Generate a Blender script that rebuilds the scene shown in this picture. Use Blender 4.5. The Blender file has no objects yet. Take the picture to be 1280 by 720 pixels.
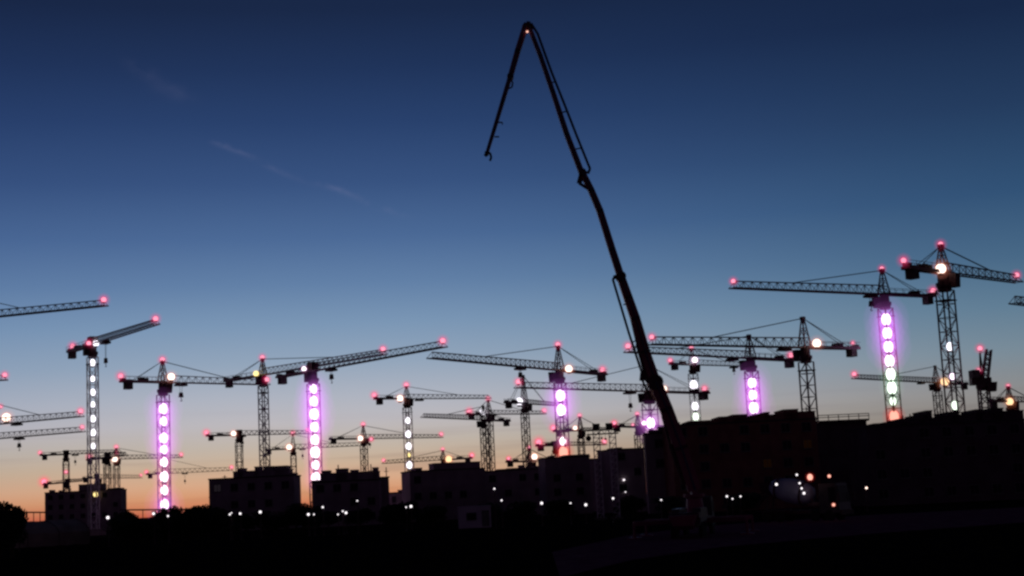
import bpy, bmesh, math, random
from mathutils import Vector, Matrix
random.seed(7)
R = math.radians
scn = bpy.context.scene
COL = scn.collection

# ------------------------------------------------------------------ camera
F = 1850.0                      # focal length in pixels of a 1280 wide frame
CAMZ = 3.5
PITCH = math.atan(264.0 / F)
ROLL = -0.048
cam_d = bpy.data.cameras.new('camera')
cam = bpy.data.objects.new('camera', cam_d); COL.objects.link(cam)
cam_d.sensor_width = 36.0; cam_d.lens = F / 1280 * 36.0
cam_d.clip_start = 0.5; cam_d.clip_end = 20000
CR = Matrix.Rotation(R(90) + PITCH, 3, 'X') @ Matrix.Rotation(ROLL, 3, 'Z')
cam.matrix_world = Matrix.Translation((0, 0, CAMZ)) @ CR.to_4x4()
scn.camera = cam
CRI = CR.transposed()

def ray(x, y):                                   # direction through a photo pixel
    return CR @ Vector(((x - 640) / F, (360 - y) / F, -1.0))
def at_D(x, y, D):                               # point on that ray at ground distance D
    d = ray(x, y); s = D / math.hypot(d.x, d.y)
    return Vector((d.x * s, d.y * s, CAMZ + d.z * s))
def at_z(x, y, z):
    d = ray(x, y); s = (z - CAMZ) / d.z
    return Vector((d.x * s, d.y * s, z))
def px(p):
    q = CRI @ (Vector(p) - Vector((0, 0, CAMZ)))
    return 640 + F * q.x / -q.z, 360 - F * q.y / -q.z

# ------------------------------------------------------------------ materials
def newmat(name):
    m = bpy.data.materials.new(name); m.use_nodes = True
    nt = m.node_tree; nt.nodes.clear()
    return m, nt, nt.nodes.new('ShaderNodeOutputMaterial')
def paint(name, c1, c2, scale=1.5, rough=0.6, metal=0.0, bump=0.0, spec=.25):
    m, nt, out = newmat(name)
    b = nt.nodes.new('ShaderNodeBsdfPrincipled')
    tc = nt.nodes.new('ShaderNodeTexCoord')
    n = nt.nodes.new('ShaderNodeTexNoise'); n.inputs['Scale'].default_value = scale
    n.inputs['Detail'].default_value = 6
    r = nt.nodes.new('ShaderNodeValToRGB')
    r.color_ramp.elements[0].position = .35; r.color_ramp.elements[1].position = .65
    r.color_ramp.elements[0].color = (*c1, 1); r.color_ramp.elements[1].color = (*c2, 1)
    nt.links.new(tc.outputs['Object'], n.inputs['Vector'])
    nt.links.new(n.outputs['Fac'], r.inputs['Fac'])
    nt.links.new(r.outputs['Color'], b.inputs['Base Color'])
    b.inputs['Specular IOR Level'].default_value = spec; b.inputs['Roughness'].default_value = rough; b.inputs['Metallic'].default_value = metal
    if bump:
        bp = nt.nodes.new('ShaderNodeBump'); bp.inputs['Strength'].default_value = bump
        nt.links.new(n.outputs['Fac'], bp.inputs['Height'])
        nt.links.new(bp.outputs['Normal'], b.inputs['Normal'])
    nt.links.new(b.outputs['BSDF'], out.inputs['Surface'])
    return m
def glow(name, col, s):
    m, nt, out = newmat(name)
    e = nt.nodes.new('ShaderNodeEmission'); e.inputs['Color'].default_value = (*col, 1)
    e.inputs['Strength'].default_value = s
    nt.links.new(e.outputs[0], out.inputs['Surface']); return m
def bloom_glow(name, col, s, dens=0.0):  # self-glowing volume, imitates bloom round a lamp
    m, nt, out = newmat(name)
    e = nt.nodes.new('ShaderNodeEmission'); e.inputs['Color'].default_value = (*col, 1)
    e.inputs['Strength'].default_value = s
    if dens > 0:
        a = nt.nodes.new('ShaderNodeVolumeAbsorption'); a.inputs['Color'].default_value = (*col, 1); a.inputs['Density'].default_value = dens
        ad = nt.nodes.new('ShaderNodeAddShader'); nt.links.new(e.outputs[0], ad.inputs[0]); nt.links.new(a.outputs[0], ad.inputs[1])
        nt.links.new(ad.outputs[0], out.inputs['Volume'])
    else: nt.links.new(e.outputs[0], out.inputs['Volume'])
    return m

M = {}
M['steel'] = paint('crane_steel', (.20, .12, .15), (.28, .18, .20), 1.2, .55)
M['pale_steel'] = paint('pale_crane_steel', (.42, .42, .44), (.55, .55, .55), 1.2, .5)
M['dark_steel'] = paint('dark_steel', (.06, .028, .035), (.09, .045, .055), 2, .5)
M['white_steel'] = paint('white_steel', (.75, .72, .75), (.85, .8, .85), 2, .5)
M['cable'] = paint('cable', (.03, .03, .03), (.05, .05, .05), 3, .5)
M['ballast'] = paint('concrete_ballast', (.10, .095, .09), (.16, .15, .14), 1, .9, bump=.3)
M['pump_red'] = paint('pump_red_paint', (.26, .06, .12), (.36, .09, .15), .8, .45)
M['pump_pipe'] = paint('pump_pipe', (.04, .05, .12), (.06, .08, .16), 2, .4)
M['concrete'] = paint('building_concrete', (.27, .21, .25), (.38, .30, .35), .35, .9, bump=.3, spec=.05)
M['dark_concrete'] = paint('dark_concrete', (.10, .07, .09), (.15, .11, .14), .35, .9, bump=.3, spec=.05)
M['brick'] = paint('building_brick', (.22, .09, .085), (.32, .14, .12), .5, .9, bump=.3, spec=.05)
M['roofing'] = paint('roofing', (.05, .05, .05), (.08, .08, .08), .5, .9)
M['frame'] = paint('window_frame', (.12, .12, .12), (.2, .2, .2), 2, .6)
M['glass'] = paint('window_glass', (.012, .014, .018), (.02, .022, .03), .3, .3, spec=.12)
M['bark'] = paint('bark', (.03, .022, .016), (.06, .045, .03), 4, .9, bump=.4)
M['leaf'] = paint('leaf', (.018, .028, .012), (.035, .05, .02), .8, .7)
M['tent'] = paint('pale_tarpaulin', (.30, .24, .20), (.42, .34, .28), .5, .7)
M['cabin'] = paint('pale_cabin_paint', (.5, .46, .55), (.62, .58, .66), .5, .5)
M['rubber'] = paint('rubber', (.02, .02, .02), (.03, .03, .03), 3, .8)
M['truck'] = paint('truck_paint', (.05, .05, .06), (.08, .08, .09), 1, .35)
M['drum'] = paint('drum_paint', (.34, .36, .5), (.44, .47, .62), 1, .5)
M['amber_wash'] = glow('amber_wash_pane', (1, .34, .10), .0055)  # added pane glow, stands in for warm light washing the facade
M['dim_mauve'] = glow('dim_mauve_window', (.8, .6, .8), .014)
M['bright_pane'] = glow('bright_pane', (1, .75, .8), .16)

LM = {
 'red':     (glow('red_lamp', (1, .40, .54), 1.3), (1, .035, .20), .85),
 'redor':   (glow('orange_red_lamp', (1, .5, .38), 1.4), (1, .06, .04), .8),
 'warm':    (glow('warm_floodlight', (1, .80, .68), 2.2), (1, .32, .22), .8),
 'amber':   (glow('amber_floodlight', (1, .66, .36), 1.6), (1, .25, .08), .45),
 'white':   (glow('white_lamp', (.95, .90, 1), 2.0), (.7, .6, .9), .16),
 'green':   (glow('greenish_lamp', (.85, 1, .82), 2.0), (.35, .8, .4), .40),
 'mag':     (glow('magenta_lamp', (1, .80, .97), 2.4), (.80, .22, .98), .60),
 'pink':    (glow('pink_lamp', (1, .86, .92), 2.4), (.9, .22, .65), .62),
 'site':    (glow('site_lamp', (1, .93, .96), 1.6), (.4, .35, .6), .05),
 'yellow':  (glow('yellow_lamp', (1, .78, .30), 1.6), (1, .4, .1), .2),
}

# ------------------------------------------------------------------ mesh helper
class MB:
    def __init__(s): s.bm = bmesh.new()
    def hexa(s, vs, mi=0):
        v = [s.bm.verts.new(p) for p in vs]
        for f in ((0,3,2,1),(4,5,6,7),(0,1,5,4),(1,2,6,5),(2,3,7,6),(3,0,4,7)):
            fc = s.bm.faces.new([v[i] for i in f]); fc.material_index = mi
        return s
    def box(s, x0, x1, y0, y1, z0, z1, mi=0):
        return s.hexa([(x0,y0,z0),(x1,y0,z0),(x1,y1,z0),(x0,y1,z0),(x0,y0,z1),(x1,y0,z1),(x1,y1,z1),(x0,y1,z1)], mi)
    def bar(s, a, b, w, h=None, w2=None, h2=None, n=4, mi=0):
        a = Vector(a); b = Vector(b); d = b - a
        if d.length < 1e-6: return s
        d.normalize(); h = h or w; w2 = w2 or w; h2 = h2 or (h if w2 == w else w2)
        up = Vector((0, 0, 1)) if abs(d.z) < .95 else Vector((1, 0, 0))
        u = d.cross(up).normalized(); v = u.cross(d).normalized()
        ra, rb = [], []
        for i in range(n):
            t = 2 * math.pi * (i + .5) / n; q = 1 / (math.sqrt(2) if n == 4 else 1)
            k = 1.0 if n == 4 else 0.5
            cx, cy = math.cos(t), math.sin(t)
            f = (math.sqrt(.5) if n == 4 else .5)
            ra.append(s.bm.verts.new(a + u * cx * w * f + v * cy * h * f))
            rb.append(s.bm.verts.new(b + u * cx * w2 * f + v * cy * h2 * f))
        for i in range(n):
            j = (i + 1) % n
            s.bm.faces.new([ra[i], ra[j], rb[j], rb[i]]).material_index = mi
        s.bm.faces.new(ra[::-1]).material_index = mi; s.bm.faces.new(rb).material_index = mi
        return s
    def poly(s, pts, w, n=5):
        for a, b in zip(pts, pts[1:]): s.bar(a, b, w, n=n)
        return s
    def ball(s, c, rx, ry=None, rz=None, sub=2, mi=0):
        g = bmesh.ops.create_icosphere(s.bm, subdivisions=sub, radius=1.0)
        for v in g['verts']:
            v.co = Vector((v.co.x * rx, v.co.y * (ry or rx), v.co.z * (rz or rx))) + Vector(c)
            for f in v.link_faces: f.material_index = mi
        return s
    def lathe(s, prof, n=20, axis='X', c=(0,0,0), mi=0):
        rings = []
        for (t, r) in prof:
            ring = []
            for i in range(n):
                a = 2 * math.pi * i / n
                p = (t, r*math.cos(a), r*math.sin(a)) if axis == 'X' else ((r*math.cos(a), t, r*math.sin(a)) if axis == 'Y' else (r*math.cos(a), r*math.sin(a), t))
                ring.append(s.bm.verts.new(Vector(p) + Vector(c)))
            rings.append(ring)
        for A, B in zip(rings, rings[1:]):
            for i in range(n):
                j = (i + 1) % n
                s.bm.faces.new([A[i], A[j], B[j], B[i]]).material_index = mi
        s.bm.faces.new(rings[0][::-1]).material_index = mi; s.bm.faces.new(rings[-1]).material_index = mi
        return s
    def mesh(s, name, *mats):
        bmesh.ops.recalc_face_normals(s.bm, faces=s.bm.faces[:])
        me = bpy.data.meshes.new(name); s.bm.to_mesh(me); s.bm.free()
        for m in mats: me.materials.append(m)
        return me
    def build(s, name, mat, parent=None, loc=(0,0,0)):
        o = bpy.data.objects.new(name, s.mesh(name, *(mat if isinstance(mat, (list, tuple)) else (mat,))))
        COL.objects.link(o); o.location = loc
        if parent: o.parent = parent
        return o
def link(name, me, parent=None, loc=(0,0,0), scale=None, rz=0):
    o = bpy.data.objects.new(name, me); COL.objects.link(o); o.location = loc
    if scale: o.scale = scale
    o.rotation_euler.z = rz
    if parent: o.parent = parent
    return o
def thing(name, label, cat, loc=(0,0,0), rz=0, group=None):
    o = bpy.data.objects.new(name, None); COL.objects.link(o)
    o.location = loc; o.rotation_euler = (0, 0, rz); o.empty_display_size = 1
    return tag(o, label, cat, group)
def tag(o, label, cat, group=None):
    o['label'] = label; o['category'] = cat
    if group: o['group'] = group
    return o
def structure(o):
    o['kind'] = 'structure'; return o

# ------------------------------------------------------------------ lamps: a bright lens, its housing, and glowing shells that imitate bloom
lamp_mesh = {}
def lamp(name, kind, parent, loc, r, stretch=1.0, hz=2.0):
    """r: radius of the lens in metres; hz: radius of the painted bloom in lens radii."""
    key = (kind, round(r, 1) if r > .3 else round(r, 2), round(stretch, 1), round(hz, 1))
    if key not in lamp_mesh:
        core, hc, hs = LM[kind]
        rr = max(key[1], .1); rz = rr * key[2]
        m = MB().ball((0,0,0), rr, rr, rz, sub=3, mi=0)
        m.box(-rr*.5, rr*.5, -rr*.35, rr*.35, -rz - rr*.35, -rz*.9, mi=1)
        mats = [core, M['dark_steel']]
        if hz > 0:
            # nested self-glowing shells paint the bloom of the lamp, fading outwards
            tot = 0
            for q, (f, w) in enumerate(((1.0, .13), (.74, .19), (.54, .28), (.38, .40))):
                R_ = rr * hz * f; Rz = R_ if stretch <= 1.2 else R_*1.12
                if R_ <= rr * 1.05: continue
                m.ball((0,0,0), R_, R_, Rz, sub=3 if r > .5 else 2, mi=2 + tot)
                mats.append(bloom_glow('painted_bloom', hc, hs * w / (2 * R_), {'red': 1.3, 'redor': 1.8, 'mag': .45, 'pink': .4, 'warm': .8, 'amber': .8}.get(kind, 0) * w / (2 * R_))); tot += 1
        lamp_mesh[key] = m.mesh(name, *mats)
    return link(name, lamp_mesh[key], parent, loc)

# ------------------------------------------------------------------ tower cranes
def lattice(m, w, z0, z1, panel, leg, dia, ring=0):
    h = w / 2
    for sx in (-1, 1):
        for sy in (-1, 1): m.bar((sx*h, sy*h, z0), (sx*h, sy*h, z1), leg)
    n = max(1, round((z1 - z0) / panel)); p = (z1 - z0) / n
    cs = [(-h,-h), (h,-h), (h,h), (-h,h)]
    for i in range(n + 1):
        z = z0 + i*p
        t = dia * (2.6 if ring and i % ring == 0 else 1)
        for a in range(4):
            A, B = cs[a], cs[(a+1) % 4]
            m.bar((*A, z), (*B, z), t)
            if i < n:
                if (i + a) % 2: A, B = B, A
                m.bar((*A, z), (*B, z + p), dia)
    return m

def add_jib(L, jd, w, ch, dia, taper=.72):
    m = MB(); n = max(6, round(L / (jd * 1.15))); p = L / n
    dep = lambda x: jd * (1 - (1 - taper) * x / L)
    for sy in (-1, 1):
        m.bar((w*.4, sy*w/2, 0), (L, sy*w/2, 0), ch)
    m.bar((.4, 0, dep(0)), (L - p*.5, 0, dep(L)), ch*.9)
    for i in range(n):
        x0, x1, xm = i*p, (i+1)*p, (i+.5)*p
        for sy in (-1, 1):
            m.bar((x0, sy*w/2, 0), (xm, 0, dep(xm)), dia)
            m.bar((xm, 0, dep(xm)), (x1, sy*w/2, 0), dia)
        m.bar((x1, -w/2, 0), (x1, w/2, 0), dia)
    return m

def crane(label, x, y, D, tip, cx, peak=None, jd=1.6, w=2.0, k=1.0, T='red', P='red', C='red', Co=0,
          flood=None, lamps=(), lz=1.0, trolley=None, hook=0, ring=0, steel='steel', cr=1.0, cw=1.0, extra=(), cabs=1, top_box=0, ls=1.0, bloom_r=2.9):
    root = at_D(x, y, D); H = root.z; tp = at_z(*tip, H)
    dv = Vector((tp.x - root.x, tp.y - root.y)); L = dv.length; az = math.atan2(dv.y, dv.x)
    t = thing('tower_crane', label, 'tower crane', (root.x, root.y, 0), az, 'tower cranes standing over the building site')
    ux, uy = math.cos(az), math.sin(az)
    W = lambda s, z: (root.x + ux*s, root.y + uy*s, z)
    def along(pxx):                              # distance along the jib of a photo column
        a, b = -45.0, L + 1
        fa = px(W(a, H))[0] - pxx
        for _ in range(40):
            mid = (a + b) / 2; fm = px(W(mid, H))[0] - pxx
            if (fm > 0) == (fa > 0): a, fa = mid, fm
            else: b = mid
        return (a + b) / 2
    Lc = max(6.0, -along(cx)) if cx is not None else L*.28
    Lc = min(Lc, 24)
    print('CRANE %-28s D=%d H=%.0f L=%.0f Lc=%.0f az=%.0f' % (label[:28], D, H, L, Lc, math.degrees(az)))
    ch, dia = .19*k, .085*k
    S = M[steel]
    # mast
    mtop = H - 1.6
    lattice(MB(), w, 0, mtop - 1.2, w*1.1, ch*1.05, dia*1.15, ring).build('mast', S, t)
    MB().box(-w*1.1, w*1.1, -w*1.1, w*1.1, 0, .9).box(-w*.8, w*.8, -w*.8, w*.8, .9, 1.4).build('base', M['ballast'], t)
    m = MB().lathe([(mtop-1.4, w*.50), (mtop-.6, w*.60), (mtop-.6, w*.66), (mtop, w*.66), (mtop+.01, w*.5), (H+.3, w*.48)], 12, 'Z')
    m.box(-w*.62, w*.62, -w*.62, w*.62, mtop-2.9, mtop-2.75)
    m.build('slewing_ring', M['dark_steel'], t)
    y0, y1 = -w*.5-1.2, -w*.5
    cb = MB().hexa([(-.2,y0,H-2.5),(1.0,y0,H-2.5),(1.0,y1,H-2.5),(-.2,y1,H-2.5),(-.2,y0,H-.3),(1.3,y0,H-.3),(1.3,y1,H-.3),(-.2,y1,H-.3)])
    cb = cb.build('cab', M['dark_steel'], t)
    if D < 420:
        MB().hexa([(1.04,y0+.1,H-2.1),(1.10,y0+.1,H-2.1),(1.10,y1-.1,H-2.1),(1.04,y1-.1,H-2.1),(1.26,y0+.1,H-.5),(1.32,y0+.1,H-.5),(1.32,y1-.1,H-.5),(1.26,y1-.1,H-.5)]).build('cab_window', M['glass'], cb)
    # jib, counter jib, weights
    add_jib(L, jd, w*.7, ch*1.1, dia).build('jib', S, t, (0, 0, H))
    m = MB()
    for sy in (-1, 1):
        m.bar((0, sy*w*.35, H+.05), (-Lc, sy*w*.35, H+.05), ch*1.3, .5*k)
        m.bar((-.5, sy*w*.42, H+1.15), (-Lc, sy*w*.42, H+1.15), dia*.8)
        for i in range(int(Lc/2.2)+1): m.bar((-i*2.2, sy*w*.42, H+.1), (-i*2.2, sy*w*.42, H+1.15), dia*.7)
    for i in range(int(Lc/2)): m.bar((-i*2, -w*.35, H), (-i*2-2, w*.35, H), dia)
    m.box(-Lc, -1, -w*.3, w*.3, H-.05, H+.06)
    m.build('counter_jib', S, t)
    m = MB(); bw = .5*cw*(D/340)**.2
    for i in range(3): m.box(-Lc+1.0+i*bw*1.06, -Lc+1.0+i*bw*1.06+bw*.96, -w*.4, w*.4, H-1.7*cw*(D/340)**.2, H+.45)
    m.box(-Lc+.1, -Lc+.96, -w*.3, w*.3, H-.2, H+.75)
    m.build('counterweight', M['ballast'], t)
    m = MB().box(-Lc+4.4, -Lc+5.6, -w*.3, w*.3, H+.1, H+.95).lathe([(-.6, .38), (.6, .38)], 10, 'Y', (-Lc+6.2, 0, H+.55))
    m.build('winch', M['dark_steel'], t)
    hp = 0
    if peak is not None:
        hp = at_D(x, peak, D).z - H
        a = w*.45; m = MB()
        for sx in (-1, 1):
            for sy in (-1, 1): m.bar((sx*a, sy*a, H-.1), (sx*.18, sy*.18, H+hp), ch, w2=ch*.8)
        nn = max(3, round(hp / 1.7))
        for i in range(nn):
            z0, z1 = i*hp/nn, (i+1)*hp/nn
            f0, f1 = a+(.18-a)*i/nn, a+(.18-a)*(i+1)/nn
            c0 = [(-f0,-f0),(f0,-f0),(f0,f0),(-f0,f0)]; c1 = [(-f1,-f1),(f1,-f1),(f1,f1),(-f1,f1)]
            for q in range(4):
                m.bar((*c0[q], H+z0), (*c1[(q+1)%4], H+z1), dia); m.bar((*c1[q], H+z1), (*c1[(q+1)%4], H+z1), dia)
        m.box(-.4, .4, -.4, .4, H+hp-.3, H+hp+.35)
        m.build('tower_peak', S, t)
        for e, z in ((L*.6, jd*.86),):
            if e < 6: continue
            MB().bar((.2, 0, H+hp), (e, 0, H+z), .15*k).build('pendant_line', M['cable'], t)
        for sy in (-1, 1):
            MB().bar((-.2, 0, H+hp), (-Lc+3, sy*w*.3, H+.3), .085*k).build('pendant_line', M['cable'], t)
    else:
        MB().box(-1.0, 1.1, -w*.45, w*.45, H-.2, H+jd+.3).bar((-.8, 0, H+jd), (-Lc*.5, 0, H+.4), ch*.8).build('slewing_head', M['dark_steel'], t)
    # trolley and hook
    if trolley is not None:
        s = along(trolley)
        MB().box(s-1.3, s+1.3, -w*.4, w*.4, H-.75, H-.3).lathe([(-.5,.35),(.5,.35)], 8, 'Y', (s-.8,0,H-.2)).lathe([(-.5,.35),(.5,.35)], 8, 'Y', (s+.8,0,H-.2)).build('trolley', M['dark_steel'], t)
        if hook:
            hz = H - hook*D/F
            MB().bar((s-.35, 0, H-.7), (s-.2, 0, hz), .06*k).bar((s+.35, 0, H-.7), (s+.2, 0, hz), .06*k).build('hoist_rope', M['cable'], t)
            MB().hexa([(s-.5,-.3,hz-.9),(s+.5,-.3,hz-.9),(s+.5,.3,hz-.9),(s-.5,.3,hz-.9),(s-.3,-.3,hz+.2),(s+.3,-.3,hz+.2),(s+.3,.3,hz+.2),(s-.3,.3,hz+.2)]).poly([(s,0,hz-.9),(s,0,hz-1.3),(s+.3,0,hz-1.55),(s+.1,0,hz-1.8),(s-.25,0,hz-1.65)], .16).build('hook_block', M['dark_steel'], t)
    # lamps
    lr = .47 * (D/340)**.5 * ls
    if T: lamp('aviation_light', T, t, (L-.6, 0, H+jd*.5+lr*.9), lr, 1, bloom_r)
    if P: lamp('aviation_light', P, t, (0, 0, H+hp+lr*.9 if peak is not None else H+jd+.5+lr), lr, 1, bloom_r)
    if C: lamp('aviation_light', C, t, (-Lc+Co, 0, H+.9+lr*.6), lr*1.05*cr, 1, bloom_r*1.1)
    for (exx, eyy, kind, sc) in extra:
        q = at_D(exx, eyy, D - 1.6); v = Vector((q.x-root.x, q.y-root.y)); 
        lamp('aviation_light' if kind == 'red' else 'floodlight', kind, t, (v.x*ux+v.y*uy, -v.x*uy+v.y*ux, q.z), lr*sc*(1 if kind == 'red' else 1.4), 1, bloom_r)
    cdir = Vector((-root.x, -root.y)).normalized()       # towards the side of the mast the lamps hang on
    lx, ly = cdir.x*ux + cdir.y*uy, -cdir.x*uy + cdir.y*ux
    if flood:
        fx, fy, kind, sc = flood
        q = at_D(fx, fy, D - w*.9); v = Vector((q.x-root.x, q.y-root.y))
        lamp('floodlight', kind, t, (v.x*ux+v.y*uy, -v.x*uy+v.y*ux, q.z), .80*(D/340)**.85*sc, 1, 2.1)
    for l in lamps:
        ly_px, kind = l[0], l[1]; sc = l[2] if len(l) > 2 else 1; hzz = l[3] if len(l) > 3 else {'mag': 5.0, 'pink': 3.4, 'white': 1.7, 'green': 2.8, 'redor': 2.6, 'yellow': 1.6}[kind]
        z = at_D(x, ly_px, D).z
        z = [z][0]
        # photo row measured on the leaning mast: step down it until the row matches
        for _ in range(4):
            z += (px((root.x, root.y, z))[1] - ly_px) * D / F
        sc *= random.uniform(.88, 1.1)
        o = lamp('mast_light', kind, t, (lx*w*.45, ly*w*.45, z), .92*(D/340)*sc*lz, 1.35 if kind != 'green' else 1.5, hzz)
    return t

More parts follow.
